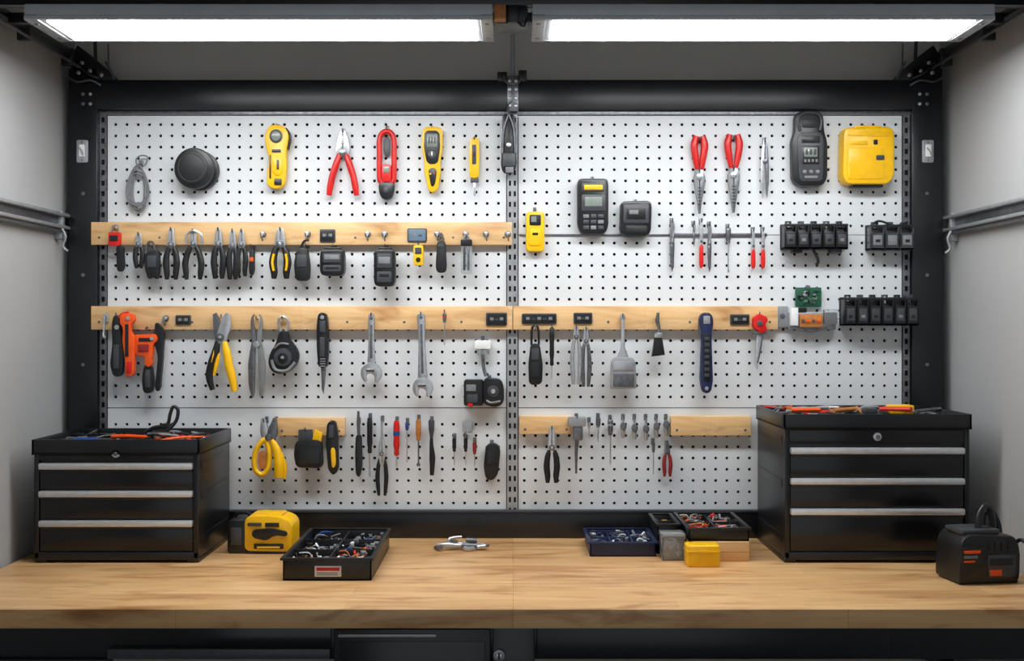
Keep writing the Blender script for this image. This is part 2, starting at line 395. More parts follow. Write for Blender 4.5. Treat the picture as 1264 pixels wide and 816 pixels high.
pts=[(330,165),(334,157),(343,155),(354,158),(359,168),(357,182),(355,192),(356,204),(354,226),(349,234),(336,234),(331,228),(332,210),(334,198),(331,186),(329,175)]
b.poly(chaikin(pts,2),2,11,YEL,2)
b.ell(343,170,8,8.5,10.5,12,DGR,.6,24); b.ell(343,170,5.6,6,12,12.8,SCR,.4,20); b.rect(338,186,349,190,10.8,12,BLK,1,.4)
b.poly(chaikin([(338,196),(350,195),(351,214),(346,219),(339,216)],2),10.8,12,YEL,.6); b.rect(341,222,350,230,10.8,12.2,BLK,1.5,.4)
b.rect(335,193,337,222,10.8,11.6,BLK,.6,.2); b.rect(344,199,347,211,12,12.5,DGR,.6,.2)
b.tube([(354,160,8),(360,170,8),(357,186,8)],1.6,BLK,8,smooth=4); b.hook(343,158); b.done()
b=B('combination_pliers',Y1); u=424
for sd in (-1,1):
    b.poly([(u+sd*.4,161),(u+sd*3.5,162),(u+sd*6.5,174),(u+sd*8.5,186),(u+sd*7,194),(u+sd*1,195),(u+sd*.5,178)],3,7,STL,.6)
    b.tube([(u+sd*4,191,5),(u+sd*8,203,5.5),(u+sd*13,219,6),(u+sd*15.5,232,6),(u+sd*17,242,6)],[3,4.2,4,4,3],RED,12,smooth=5)
for k in range(5): b.rect(u-3.5,167+k*2.6,u+3.5,168+k*2.6,7,7.3,DST,0,.1)
b.ell(u,189,4.8,4.8,4,8.6,DST,.6,18); b.ell(u,189,2,2,8.6,9.4,STL,.3,12); b.hook(u,164); b.done()
b=B('clamp_meter',Y1)
b.tube([(478,163,6),(484,166,6),(487,175,6),(487,195,6),(487,213,6),(485,226,6),(471,226,6),(469,213,6),(469,195,6),(469,175,6),(472,166,6)],3.3,RED,10,closed=True,smooth=4)
b.poly(chaikin([(474,170),(482,170),(482,188),(480,194),(476,194),(474,188)],1),2,4,DGR,.4)
b.rect(472,204,484,226,3,10,RED,3,1); b.rect(474.5,207,481.5,214,10,10.6,SCR,.5,.2)
b.poly(chaikin([(468,226),(488,226),(487,240),(483,247),(473,247),(469,240)],2),2,10,BLK,1.2); b.ell(478,236,3.6,3.6,10,11.5,DGR,.5,14)
b.hook(478,160); b.done()
b=B('multimeter',Y1)
b.poly(chaikin([(522,162),(526,158),(542,158),(547,162),(547,184),(544,200),(545,212),(541,235),(536,239),(530,237),(524,212),(525,200),(521,184)],2),2,10,YEL,1.5)
b.poly(chaikin([(525,163),(543,163),(544,184),(541,204),(528,204),(524,184)],2),9.5,11,BLK,.5)
b.rect(528,167,540.5,183,11,11.6,SCR,1,.2)
for k in range(3): b.rect(529.6+k*3.4,171,531.6+k*3.4,179,11.6,11.8,DGR,.3,.1)
b.ell(534,193,4.8,4.8,11,12.5,DGR,.6,16); b.rect(533.2,189,534.8,194,12.5,13.2,WHT,0,.1)
b.poly(chaikin([(529,209),(540,209),(538,229),(533,233)],1),9.5,10.8,BLK,.4); b.ell(532,216,1.2,1.2,10.8,11.4,YEL,.2,8); b.ell(537,216,1.2,1.2,10.8,11.4,RED,.2,8); b.hook(534,161); b.done()
b=B('utility_knife',Y1)
b.poly(chaikin([(580,173),(586,170),(592,173),(592,200),(591,221),(580,221),(579,200)],1),2,8,YEL,1); b.rect(583,180,588,204,8,8.8,DGR,1,.3); b.rect(583.5,188,587.5,194,8.8,10,BLK,.5,.3)
b.rect(581,221,591,226,3,7,DGR,.5,.4); b.poly([(584.5,226),(587.5,226),(587.5,240),(586,243),(584.5,241)],4.4,5.6,STL,.2); b.hook(586,174); b.done()
b=B('hanging_ratchet_strap',-.03)
b.poly(chaikin([(620,141),(635,141),(637,170),(638,205),(633,215),(621,215),(618,203),(620,170)],1),0,4,BLK,1)
b.tube([(628,142,6),(622,160,6),(620,190,6)],1.6,DST,6,smooth=3); b.tube([(628,142,6),(634,160,6),(636,190,6)],1.6,DST,6,smooth=3)
b.rect(621,190,636,207,4,8,DGR,2,.8); b.rect(624,206,634,214,4,7,GRY,1,.5); b.ell(628,180,3,3,4,7,STL,.5,12); b.tube([(626,138,3),(628,128,0),(632,124,0)],1.2,DST,6,smooth=3)
b.done()
# ---- top row right board
def redneedle(u,v0,v1,w,sp):
    b=B('needle_nose_pliers',Y1); m=v0+44
    for sd in (-1,1):
        b.tube([(u+sd*sp*.75,v0+3,5),(u+sd*(sp+1),v0+14,5),(u+sd*(sp-.5),v0+28,5),(u+sd*2.6,m,5)],[3.6,4.6,4.2,2.8],RED,12,smooth=5)
        b.poly([(u+sd*.3,m-4),(u+sd*w*.7,m),(u+sd*w,m+10),(u+sd*w*.85,m+22),(u+sd*w*.4,v1-14),(u+sd*1.1,v1),(u+sd*.3,v1)],3,7,DST if sd>0 else GRY,.6)
    b.ell(u,m+9,w*.55,w*.55,7,8.6,STL,.5,16)
    for k in range(6): b.rect(u-w*.35,m+22+k*4,u+w*.35,m+23.4+k*4,7,7.4,DGR,0,.1)
    b.hook(u,v0+8); b.hook(u,m+1); b.done()
redneedle(862.5,166,264,7,5.4); redneedle(904.5,164,263,7.5,6.2)
b=B('steel_tweezers',Y1)
for sd in (-1,1): b.poly([(943+sd*1,172),(943+sd*3.5,184),(943+sd*5,205),(943+sd*5,225),(943+sd*3,244),(943+sd*1.8,240),(943+sd*1,215),(943+sd*.4,190)],3,5.5,STL if sd<0 else DST,.3)
b.ell(943,200,3,3,5,7,DST,.4,12); b.hook(943,175); b.done()
b=B('digital_clamp_meter',Y1)
b.poly(chaikin([(978,144),(986,139),(1006,139),(1013,144),(1014,165),(1018,176),(1018,222),(1012,231),(984,232),(975,224),(974,176),(978,165)],2),2,14,BLK,2.5)
b.tube([(984,164,15),(981,152,15),(986,144,15),(996,142,15),(1006,144,15),(1010,152,15),(1008,164,15)],2,DGR,8,smooth=4)
b.rect(986,149,1006,160,14,14.8,RUB,3,.4)
b.poly(chaikin([(982,166),(1010,166),(1013,178),(1011,226),(983,226),(980,178)],2),14,15.6,DGR,.7)
b.rect(985,170,1008,179,15.6,16.2,BLK,1,.3); b.rect(986,182,1007,205,15.6,16.3,BLK,1.5,.3); b.rect(988.5,184.5,1004.5,196,16.3,16.6,SCR,.5,.1)
for k in range(3): b.rect(990+k*5,186.5,993+k*5,193.5,16.6,16.8,DGR,.3,.1)
for k in range(4): b.rect(988.5+k*4.6,199,991+k*4.6,202.5,16.3,16.6,GRY,.3,.1)
for k in range(3): b.ell(989+k*8,214,2.6,2.2,15.6,16.6,GRY,.4,10)
b.rect(989,219,1005,222,15.6,16.2,GRY,.5,.1); b.hook(996,143); b.done()
b=B('yellow_battery_case',Y1)
b.poly(chaikin([(1038,161),(1092,160),(1097,166),(1097,220),(1090,230),(1040,230),(1034,222),(1035,166)],2),0,22,YEL,3)
b.rect(1040,166,1090,172,21.5,22.8,YEL,1,.5); b.rect(1040,186,1084,224,21.8,23,YEL,3,.8); b.rect(1071,176,1076,182,22,23,BLK,1,.3); b.rect(1074,195,1084,201,22.8,24,DGR,1.5,.4); b.rect(1043,178,1064,182,22,22.8,YEL,.5,.3); b.rect(1050,158,1082,163,4,18,YEL,1,.6)
b.rect(1047,228,1085,233,4,16,BLK,1,.5); b.hook(1064,160); b.done()
b=B('voltage_detector',Y1)
b.rect(649,262,672,311,0,9,YEL,5,1.5); b.rect(653.5,266,667.5,279,9,9.8,BLK,1.5,.4); b.rect(655.5,268,662,275,9.8,10.1,SCR,.5,.1); b.rect(653,284,668,304,9,10,YEL,3,.6); b.rect(657,288,664,291,10,10.6,BLK,.8,.2); b.hook(660,261); b.done()
b=B('handheld_power_meter',Y1)
b.poly(chaikin([(714,222),(748,222),(750,227),(750,280),(746,290),(717,290),(712,280),(712,227)],1),0,14,BLK,2)
b.rect(717,228,745,238,14,15,DGR,1.5,.4); b.rect(720,230,743,236,15,15.5,YEL,1,.2); b.rect(717,242,746,262,14,15.2,DGR,2,.5); b.rect(721,245,742,256,15.2,15.5,SCR,.5,.1)
for j in range(3):
    for k in range(3): b.rect(719+k*9,266+j*7,726+k*9,270.5+j*7,14,15,GRY if (j+k)%3==0 else DGR,.8,.3)
b.hook(731,223); b.done()
b=B('small_charger_box',Y1)
b.poly(chaikin([(765,250),(800,249),(803,254),(802,287),(797,293),(770,293),(764,287)],1),0,15,BLK,2); b.rect(768,254,799,277,15,16,DGR,2,.5); b.rect(772,258,795,272,16,16.6,BLK,1,.2); b.rect(775,261,786,266,16.6,17,GRY,.5,.1); b.rect(771,280,797,289,15,15.8,RUB,1,.3)
b.hook(784,251); b.done()
b=B('magnetic_tool_strip',0); b.box(641,826,289,291.2,0,2,DST,.2); b.box(826,946,288,292,0,3,DST,.4); b.done()
def blade(u,v0,v1,name,hm=None,w=4.5,y0=Y1,hb=True):
    b=B(name,y0); m=v0+(v1-v0)*.5
    b.poly([(u-w*.3,v0),(u+w*.35,v0+3),(u+w*.5,m),(u+w*.35,v1-6),(u,v1),(u-w*.35,v1-8),(u-w*.5,m)],3,5,STL if hm else DST,.3)
    if hm: b.poly(chaikin([(u-w*.5,m),(u+w*.5,m),(u+w*.6,v1-4),(u,v1),(u-w*.6,v1-4)],1),2.5,6,hm,.6)
    else: b.tube([(u-1,m,5),(u+w*.5,v0+10,5),(u+w*.2,v0,5)],.9,STL,6)
    b.ell(u,m-4,w*.4,w*.4,5,6,DST,.2,10)
    b.hook(u,v0+2); b.done()
blade(829,272,336,'precision_scissors',None,6); blade(865,272,332,'hobby_knife',RED,4.5); blade(875,276,336,'steel_file',None,5)
driver(898,281,337,DST,.35,7,'nut_driver',Y1); blade(929,283,333,'hobby_knife',RED,4.5); blade(941,283,333,'hobby_knife',RED,4.5); blade(856,275,305,'steel_pick',None,3)
# ---- parts racks at right
def rack(name,u0,u1,v0,v1,n,clear=False,dp=22):
    b=B(name,Y1); bm=BLK
    b.rect(u0,v0+3,u1,v1,-1,2,bm,1.5,.5)
    w=(u1-u0)/n
    for k in range(n):
        a=u0+k*w; m=SMK if clear else BLK
        b.box(a+.6,a+w-.6,v1-3,v1,2,dp,m,.5); b.box(a+.6,a+2,v0+6,v1,2,dp,m,.3); b.box(a+w-2,a+w-.6,v0+6,v1,2,dp,m,.3); b.box(a+.6,a+w-.6,v0+14,v1,dp-2,dp,m,.5)
        b.box(a+3,a+w-3,v0+8+(k%2)*3,v1-3,4,dp-6,BLK,.8); b.tube([(a+w*.4,v0+2,dp*.6),(a+w*.55,v1-5,dp*.6)],1.4,STL if k%3==0 else DGR,8)
        b.rect(a+w*.2,v0+17,a+w*.8,v1-6,dp,dp+.6,DGR if not clear else GRY,.8,.2); b.rect(a+w*.35,v1-13,a+w*.65,v1-9.5,dp+.6,dp+.9,GRY if k%3==1 else BLK,.3,.1)
        b.box(a+w*.25,a+w*.7,v0,v0+6,6,12,DGR if k%2 else BLK,.6)
    b.box(u0,u1,v0+4,v0+7,dp-3,dp-1,bm,.4)
    return b
b=rack('battery_clip_rack',963,1041,274,309,5); b.tube([(1000,309,14),(1006,322,14),(1004,328,13)],1.8,BLK,8,smooth=4); b.rect(974,306,986,313,6,18,BLK,1,.5); b.rect(1020,308,1034,314,6,18,DGR,1,.5); b.done()
b=rack('clear_parts_bin',1068,1122,275,310,3,True,20); b.tube([(1070,282,12),(1080,274,14),(1100,280,15),(1116,275,12)],1.4,BLK,6,smooth=4); b.done()
rack('parts_organizer_rack',1036,1127,364,402,6).done()
b=B('circuit_board',Y1); b.rect(981,355,1013,379,2,3.5,GRN,1,.3); random.seed(5)
for k in range(16):
    x=random.uniform(983,1007);y=random.uniform(357,373); b.rect(x,y,x+random.uniform(2,6),y+random.uniform(2,4),3.5,5+random.random()*2,random.choice([BLK,GRY,STL,DGR,GRN]),.2,.2)
b.rect(984,380,994,386,2,6,BLK,1,.4); b.hook(997,357); b.done()
b=B('connector_block',-.021); b.rect(974,386,1032,407,-10,0,GAL,1,.5); b.rect(986,388,1014,404,0,5,TAN,1,.6); b.rect(975,380,984,402,0,6,WHT,1,.6); b.rect(1016,382,1032,400,0,7,CLR,1.5,.6)
for k in range(4): b.ell(990+k*6.5,396,2,2,5,7,ORG if k%2 else DST,.4,10)
b.tube([(982,404,3),(1000,410,4),(1020,404,3)],1.2,DST,6,smooth=4); b.done()
b=B('wall_clip',Y1); b.rect(959,378,972,404,-1,4,GAL,1,.5); b.ell(965,390,3,3,4,6,DST,.4,12); b.done()
# ---- rail 1 tools
b=B('staple_clamp',Y2); b.rect(136,287,150,304,0,7,RED,2,.8); b.rect(138,291,148,298,7,7.8,BLK,.5,.2); b.tube([(139,287,4),(141,279,4),(147,279,4),(149,287,4)],1.2,STL,6,smooth=3); b.poly(chaikin([(145,303),(154,303),(155,330),(152,336),(146,335)],1),0,6,BLK,.8); b.hook(144,284); b.done()
def wpl(u,v0,v1,sp,w=10,**k): pliers(u,v0,v1,sp,k.pop('hm',RUB),k.pop('jm',STL),k.pop('jf',.34),w,name=k.pop('name','wire_cutters'),**k)
wpl(173,288,332,3.4,8); 
b=B('leather_pliers_pouch',Y2)
b.poly(chaikin([(180,312),(198,308),(199,332),(196,346),(190,342),(185,346),(180,330)],1),0,7,RUB,1); b.rect(184,316,195,330,7,7.8,DGR,1,.3); b.tube([(182,311,5),(184,300,4),(190,300,4),(193,309,5)],1.5,DST,6,smooth=3); b.hook(187,304); b.done()
wpl(213,282,346,5.5,9,hr=.42,end=1); wpl(240,284,346,9,8,name='slip_joint_pliers',jf=.3,hr=.46,end=.9)
b=B('wire_bail_loop',Y2-.012); b.tube([(230,300,2),(231,290,2),(240,285,2),(249,290,2),(250,302,2)],1.5,STL,8,smooth=4); b.tube([(240,285,2),(240,283,-6)],1,STL,6); b.done()
wpl(271,282,345,4.6,9,hr=.42,end=.95); wpl(288.5,284,346,3.6,8,hr=.44,end=1); wpl(299.5,284,342,4,7.5,hr=.42,end=1.1); wpl(347,282,345,7.5,12,hr=.38,accent=YEL,name='electrician_pliers',end=1.05)
b=B('small_side_cutters',Y2); b.poly(chaikin([(309,308),(315,308),(315,336),(311,342),(308,336)],1),0,5,RUB,.8); b.rect(309.5,318,314,323,5,5.8,ORG,.5,.2); b.hook(311,306); b.done()
b=B('tool_holster',Y2); b.poly(chaikin([(368,307),(381,306),(384,330),(383,347),(366,347),(364,325)],1),0,8,RUB,1); b.rect(368,315,380,330,8,9,DGR,1.5,.4); b.tube([(372,307,5),(376,298,4),(382,297,4)],1.5,BLK,6,smooth=3); b.hook(378,303); b.done()
def bat(name,u0,u1,v0,v1,dp=14):
    b=B(name,Y2); b.poly(chaikin([(u0+2,v0),(u1-2,v0),(u1,v0+5),(u1,v1-5),(u1-3,v1),(u0+3,v1),(u0,v1-5),(u0,v0+5)],1),0,dp,BLK,1.5)
    b.rect(u0+4,v0+5,u1-4,v0+(v1-v0)*.5,dp,dp+1,DGR,1.5,.4); b.rect(u0+6,v0+(v1-v0)*.2,u1-6,v0+(v1-v0)*.38,dp+1,dp+1.4,GRY,.5,.1); b.rect(u0+4,v0+(v1-v0)*.6,u1-4,v1-5,dp,dp+1,DGR,1.5,.4)
    b.rect(u0+7,v0+(v1-v0)*.66,u1-7,v0+(v1-v0)*.74,dp+1,dp+1.4,BLK,.5,.1)
    b.rect(u0+5,v0-3,u1-5,v0+2,3,9,BLK,1,.5); b.hook((u0+u1)/2,v0-3); b.done()
bat('laser_distance_meter',397,427,309,341); bat('battery_pack',463,489,309,354)
for u in (380,454,475,540,575,600,325,627): peg(u,289)
label(395,414,283,299); label(503,527,282,299,SCB,2)
b=B('mini_flashlight',Y2); b.rect(511,303,523,328,0,8,YEL,3,1); b.ell(517,321,3,3,8,9,BLK,.4,12); b.rect(513,306,521,314,8,8.7,DGR,1,.3); b.hook(517,303); b.done()
b=B('tool_sheath',Y2); b.poly(chaikin([(540,297),(550,297),(552,330),(550,337),(540,337),(538,330)],1),0,6,RUB,.8); b.rect(541,302,548,306,6,6.8,DGR,.5,.2); b.tube([(542,297,3),(545,288,3),(548,297,3)],1.2,DST,6,smooth=3); b.hook(545,294); b.done()
b=B('drill_bit_case',Y2); b.rect(569,300,583,338,0,6,CLR,2,.8); b.rect(572,305,575,334,6,7,DGR,.8,.2); b.rect(577,305,580,334,6,7,DST,.8,.2); b.rect(569,296,583,304,0,7,BLK,1.5,.5); b.tube([(571,296,3),(576,290,3),(581,296,3)],1.2,STL,6,smooth=3); b.hook(576,294); b.done()
# ---- rail 2 tools
b=B('rail_hook',Y2); b.tube([(131,391,0),(131,391,6),(131,405,7),(131,414,9),(134,417,10)],1.4,STL,8,smooth=3); b.rect(128,386,134,398,-1,1,STL,1,.3); b.done()
b=B('black_spring_clamp',Y2); b.poly(chaikin([(143,388),(149,392),(152,412),(155,440),(153,464),(142,465),(138,450),(141,425),(140,400)],2),0,8,BLK,1.4); b.rect(143,425,150,455,8,9,DGR,2,.4); b.ell(147,404,3,3,8,9.5,STL,.4,12); b.hook(146,390); b.done()
b=B('orange_quick_clamp',Y2-.012)
b.poly(chaikin([(150,390),(154,387),(167,387),(169,396),(164,399),(163,410),(168,415),(168,460),(164,465),(157,465),(156,440),(153,420),(154,404),(150,400)],2,2),0,7,ORG,1); b.rect(157,400,161,440,7,8,BLK,1,.3); b.ell(160,393,2.6,2.6,7,8.4,STL,.4,12)
b.tube([(148,392,2),(152,388,3),(160,386,3)],2,RED,8,smooth=3); b.tube([(153,391,3),(153,391,-8)],1,DST,6); b.rect(159,446,165,460,7,8,RED,1,.4); b.done()
b=B('orange_bar_clamp',Y2-.006); b.poly(chaikin([(169,413),(194,412),(197,420),(191,425),(191,434),(189,444),(191,450),(184,454),(180,447),(182,440),(169,438)],2,2),0,8,ORG,1)
b.rect(174,417,189,421,8,9,BLK,1,.3); b.rect(173,425,186,434,8,9,DRD,1,.3); b.ell(190,418,2.5,2.5,8,9.4,STL,.4,12)
b.poly(chaikin([(193,396),(204,408),(202,440),(199,478),(196,484),(192,480),(196,440),(190,420)],1),-2,4,BLK,.6); b.tube([(199,400,2),(203,390,2)],1.4,STL,6); b.tube([(180,412,2),(181,404,2),(181,404,-8)],1.1,DST,6); b.done()
b=B('black_grip_handle',Y2); b.poly(chaikin([(180,450),(189,450),(192,470),(190,485),(179,485),(177,468)],1),0,8,RUB,1.2); b.rect(182,456,188,478,8,9,DGR,1,.3); b.tube([(185,451,3),(187,440,-2)],1.5,DST,6); b.done()
label(217,236,389,401); peg(205,393)
b=B('lineman_pliers',Y2)
b.poly([(264,388),(268,386),(272,392),(274,404),(279,414),(278,424),(268,423),(265,410)],2,6,DST,.6); b.poly([(286,388),(281,386),(276,392),(270,412),(270,424),(279,424),(287,404)],4,8,STL,.6)
b.ell(274,416,5,5,7,10,DST,.6,18); b.ell(274,416,2,2,10,11,STL,.3,10)
b.tube([(270,421,5),(268,433,5.5),(263,448,6),(260,465,6),(264,481,6)],[3,4.8,5,4.6,3],RUB,12,smooth=5); b.tube([(268,432,9),(264,446,10.4),(267,432,9)],[1,1.6,1],YEL,6)
b.tube([(272,436,6),(269,450,7.5),(266,463,7)],[2,2.6,1.6],YEL,8,smooth=4)
b.tube([(278,421,5),(281,433,5.5),(284,450,6),(288,466,6),(291,483,6)],[3,5,5.4,5.2,3.6],YEL,12,smooth=5); b.hook(275,392); b.done()
b=B('tin_snips',Y2)
for sd in (-1,1): b.poly(chaikin([(318+sd*.4,412),(318+sd*3,405),(318+sd*5,392),(318+sd*2,388),(318+sd*5,388),(318+sd*8,396),(318+sd*6,420),(318+sd*11,450),(318+sd*10,476),(318+sd*6,492),(318+sd*3,488),(318+sd*2,450)],1),3+sd,6+sd,DST if sd<0 else GRY,.6)
b.ell(318,425,4,4,6,9,STL,.5,14); b.hook(318,394); b.done()
b=B('angle_cutter',Y2)
b.tube([(350,391,4),(345,395,4),(346,405,4),(350,412,4),(356,404,4),(356,395,4)],1.8,STL,8,closed=True,smooth=4)
b.poly(chaikin([(346,408),(356,408),(358,418),(370,432),(370,446),(362,456),(350,462),(338,460),(332,450),(334,436),(342,424)],2,5),0,8,BLK,1.6)
b.ell(351,441,11,11,8,10,DGR,.8,26); b.ell(351,441,6,6,10,12,BLK,.8,20); b.ell(351,441,2,2,12,13,STL,.3,10)
b.tube([(337,444,8),(342,456,9),(356,457,9),(366,447,8)],2,GRY,8,smooth=4); b.tube([(340,430,8),(348,424,9),(358,425,9)],1.4,GRY,8,smooth=4); b.hook(350,394); b.done()
b=B('folding_saw',Y2); b.poly(chaikin([(394,386),(404,386),(406,400),(407,432),(405,454),(394,454),(392,430),(392,400)],1),0,8,BLK,1.2); b.rect(396,396,403,410,8,9,DGR,1,.3); b.rect(396,416,402,440,8,8.8,DGR,1,.3)
for k in range(4): b.rect(396.5,442+k*3,403,443.5+k*3,8,8.6,GRY,0,.1)
b.poly([(397,454),(403,454),(402,470),(400,486),(398,480)],2,5,DST,.3); b.ell(399,392,2.6,2.6,8,9.5,STL,.4,12); b.hook(398,390); b.done()
def adj(u,v0,v1,w,tilt=0,wd=3.6):
    b=B('adjustable_wrench',Y2)
    if tilt: b.rot=(math.radians(tilt),u,v0)
    hd=v1-w*1.6
    b.poly(chaikin([(u-wd,v0+2),(u,v0-1),(u+wd,v0+2),(u+wd*.85,v0+20),(u+wd*.8,(v0+hd)/2),(u+wd*1.2,hd),(u-wd*1.2,hd),(u-wd*.8,(v0+hd)/2),(u-wd*.85,v0+20)],1),2,5.5,STL,.8)
    b.rect(u-1.4,v0+14,u+1.4,hd-8,5.5,5.9,DST,1,.1)
    Q=[(u-wd*1.2,hd-3),(u+wd*1.2,hd-3),(u+w*.95,hd+w*.35),(u+w*1.0,hd+w*1.0),(u+w*.55,hd+w*1.65),(u+w*.25,hd+w*1.55),(u+w*.35,hd+w*.95),(u-w*.15,hd+w*.7),(u-w*.5,hd+w*.95),(u-w*.35,hd+w*1.4),(u-w*.6,hd+w*1.6),(u-w*1.0,hd+w*1.0),(u-w*.95,hd+w*.3)]
    b.poly(chaikin(Q,2),1.5,7,STL,1)
    b.tube([(u-w*.45,hd+w*.45,7),(u+w*.3,hd+w*.45,7)],w*.16,DST,10)
    b.ell(u,v0+6,2,2,5.3,6.2,DST,.2,12)
    b.rot=None; b.hook(u,v0+3); b.done()
adj(459,387,472,13.5,0,4.2); adj(520,386,490,13,-1.5,5.2)
driver(549,386,426,DST,.3,5,'red_tip_screwdriver',Y2,band=RED)
label(600,626,386,402); label(644,687,387,400,BLK,5); label(708,731,386,400)
b=B('sensor_bracket',Y1); b.rect(586,420,606,431,0,8,WHT,2,.8); b.rect(589,432,604,438,2,8,CLR,1,.5); b.tube([(596,431,5),(597,452,6),(600,464,8)],2.2,DST,8,smooth=4); b.hook(596,420); b.done()
b=B('cordless_drill_dock',Y1); b.rect(573,468,597,500,0,14,BLK,3,1.5); b.poly(chaikin([(597,466),(618,467),(622,476),(622,497),(612,502),(597,498)],1),0,18,BLK,1.6); b.rect(576,474,588,482,14,15,GRY,1,.3); b.rect(577,486,590,496,14,15,DGR,1,.3); b.ell(609,482,7,7,18,19.5,DGR,.6,18); b.ell(609,482,3,3,19.5,20.5,STL,.4,12); b.rect(578,497,584,501,14,15,RED,.5,.2)
b.tube([(600,492,16),(606,496,19),(618,494,19)],1.4,GRY,8,smooth=3); b.hook(604,468); b.done()
b=B('belt_pouch',Y2); b.poly(chaikin([(655,424),(666,424),(670,450),(669,474),(653,475),(652,450)],1),0,8,RUB,1); b.rect(655,448,667,466,8,9.5,BLK,2,.6); b.rect(656,430,665,444,8,9,DGR,1.5,.4); b.tube([(656,426,4),(657,404,3),(664,404,3),(665,426,4)],1.5,BLK,8,smooth=3); b.hook(661,405); b.done()
driver(681,404,467,RUB,.75,6,'screwdriver',Y2)
pliers(711,402,475,4,STL,STL,.2,7,name='slip_joint_pliers',hr=.38); pliers(723,404,478,3.6,DST,STL,.25,6.5,name='slip_joint_pliers',hr=.4)
b=B('putty_knife',Y2); b.poly([(766.5,390),(770.5,390),(771,430),(776,441),(761,441),(766,430)],2,5,STL,.5); b.poly(chaikin([(754,447),(758,441),(780,441),(784,447),(785,479),(753,480)],2,1.5),0,9,GAL,1); b.rect(756,446,782,457,9,9.8,STL,1,.3); b.rect(756,461,782,477,9,9.6,DST,1,.2); b.ell(768,391,3.5,3.5,2,5.5,STL,.4,14); b.hook(768,391); b.done()
b=B('bench_brush',Y2); b.tube([(812,386,4),(811,396,4),(813,405,4),(812,414,4)],[1.8,2.6,2,3],DST,10,smooth=3); b.poly([(808,413),(816,413),(820,438),(804,440)],0,7,RUB,.8); b.rect(807,411,817,417,0,8,STL,.8,.4); b.hook(812,390); b.done()
b=B('pipe_wrench',Y2); b.poly(chaikin([(864,386),(877,386),(880,398),(877,412),(879,470),(876,485),(866,485),(863,470),(865,412),(861,398)],1),0,8,BLU,1.2)
b.rect(867,390,875,400,8,9,STL,1,.3); b.rect(867,412,875,470,8,9,BLK,1.5,.4); b.ell(871,479,2.4,2.4,8,8.6,STL,.3,12)
for k in range(7): b.rect(868,416+k*7.5,874,420+k*7.5,9,9.7,DGR,.5,.2)
b.poly([(861,402),(865,398),(867,412),(863,414)],2,7,DST,.5); b.hook(871,390); b.done()
label(901,925,388,401); 
b=B('red_bar_clamp',Y2); b.poly(chaikin([(928,392),(936,387),(945,391),(947,396),(943,400),(946,408),(938,412),(928,404)],2,1.5),0,8,RED,1.2); b.ell(936,399,3.4,3.4,8,9.5,DST,.5,14); b.rect(929,409,945,413,2,7,DST,.5,.4); b.poly([(933,412),(940,412),(936,436),(934,456),(931,450)],2,5,STL,.4); b.tube([(940,412,4),(938,430,4),(934,448,4)],1.2,DST,6); b.hook(936,389); b.done()
# ---- row 3 tools (left)
b=B('aviation_snips',Y2)
b.poly([(323,516),(327,515),(333,530),(334,540),(326,544),(322,532)],2,6,STL,.5); b.poly([(343,516),(339,515),(332,530),(331,541),(341,544),(344,532)],4,8,DST,.5); b.ell(333,539,4,4,7,10,DST,.5,14)
b.tube([(328,542,6),(319,552,6),(315,566,6),(317,580,6),(325,585,6),(332,578,6),(334,562,6),(332,550,6)],3.2,YEL,10,closed=True,smooth=4)
b.poly(chaikin([(321,556),(330,556),(330,576),(322,580),(318,568)],1),3,5,TAN,.4)
b.tube([(337,542,6),(343,556,6),(346,572,6),(345,588,6)],[3,5.4,7,5.6],YEL,12,smooth=5); b.tube([(349,560,6),(353,574,6),(352,590,6)],[1.5,2.5,2],YEL,8,smooth=3); b.hook(327,520); b.hook(339,520); b.done()
b=B('tape_measure_holster',Y2); b.poly(chaikin([(366,545),(374,541),(398,543),(400,573),(396,577),(367,576),(364,560)],1),0,9,RUB,1.2); b.rect(369,530,386,545,0,4,DGR,1,.5); b.poly([(390,530),(399,534),(397,545),(386,543)],1,6,YEL,.5); b.rect(370,552,396,572,9,10,BLK,2,.4); b.hook(378,531); b.done()
b=B('folding_knife',Y2); b.poly(chaikin([(405,520),(415,518),(418,535),(419,578),(413,587),(406,580),(403,545)],1),0,7,BLK,1.2); b.poly(chaikin([(409,552),(415,552),(416,574),(411,578)],1),7,8,YEL,.4); b.rect(407,524,413,540,7,8,DGR,1,.3); b.hook(410,522); b.done()
b=B('craft_knife',Y1); b.tube([(443,507,5),(443,520,5),(443.5,537,5)],[1.4,2.2,1.8],DST,10); b.poly(chaikin([(440,536),(447,536),(448,575),(445,589),(440,586),(439,560)],1),2,7,BLK,1); b.hook(443,520); b.done()
driver(457,515,588,BLK,.6,7,'screwdriver'); pliers(472,515,612,4.6,RUB,STL,.5,7,name='long_reach_pliers',y0=Y1,needle=True)
driver(490,519,576,RED,.75,8,'screwdriver',band=CBL); driver(503,521,570,CBL,.2,5,'precision_screwdriver'); driver(517,517,575,TAN,.45,7,'wood_chisel',sm=DST,tip=1.8)
b=B('hex_handle_driver',Y1); b.tube([(533,517,5),(533,520,5),(533,530,5),(533,540,5)],[2.4,4,3.4,1.8],DGR,10); b.tube([(533,540,5),(533,550,5),(534,565,5),(533.5,586,5)],[1.8,2.6,3.8,2.4],BLK,10,smooth=3); b.hook(533,519); b.done()
for u,v0,v1 in ((561,540,574),(575,540,574),(586,545,575)): driver(u,v0,v1,DRD if u==586 else BLK,.5,5,'precision_screwdriver')
b=B('cable_clip',Y1); b.rect(571,520,583,533,0,4,GAL,2,.5); b.tube([(577,530,4),(577,535,6),(583,536,6)],1.2,STL,6,smooth=3); b.done()
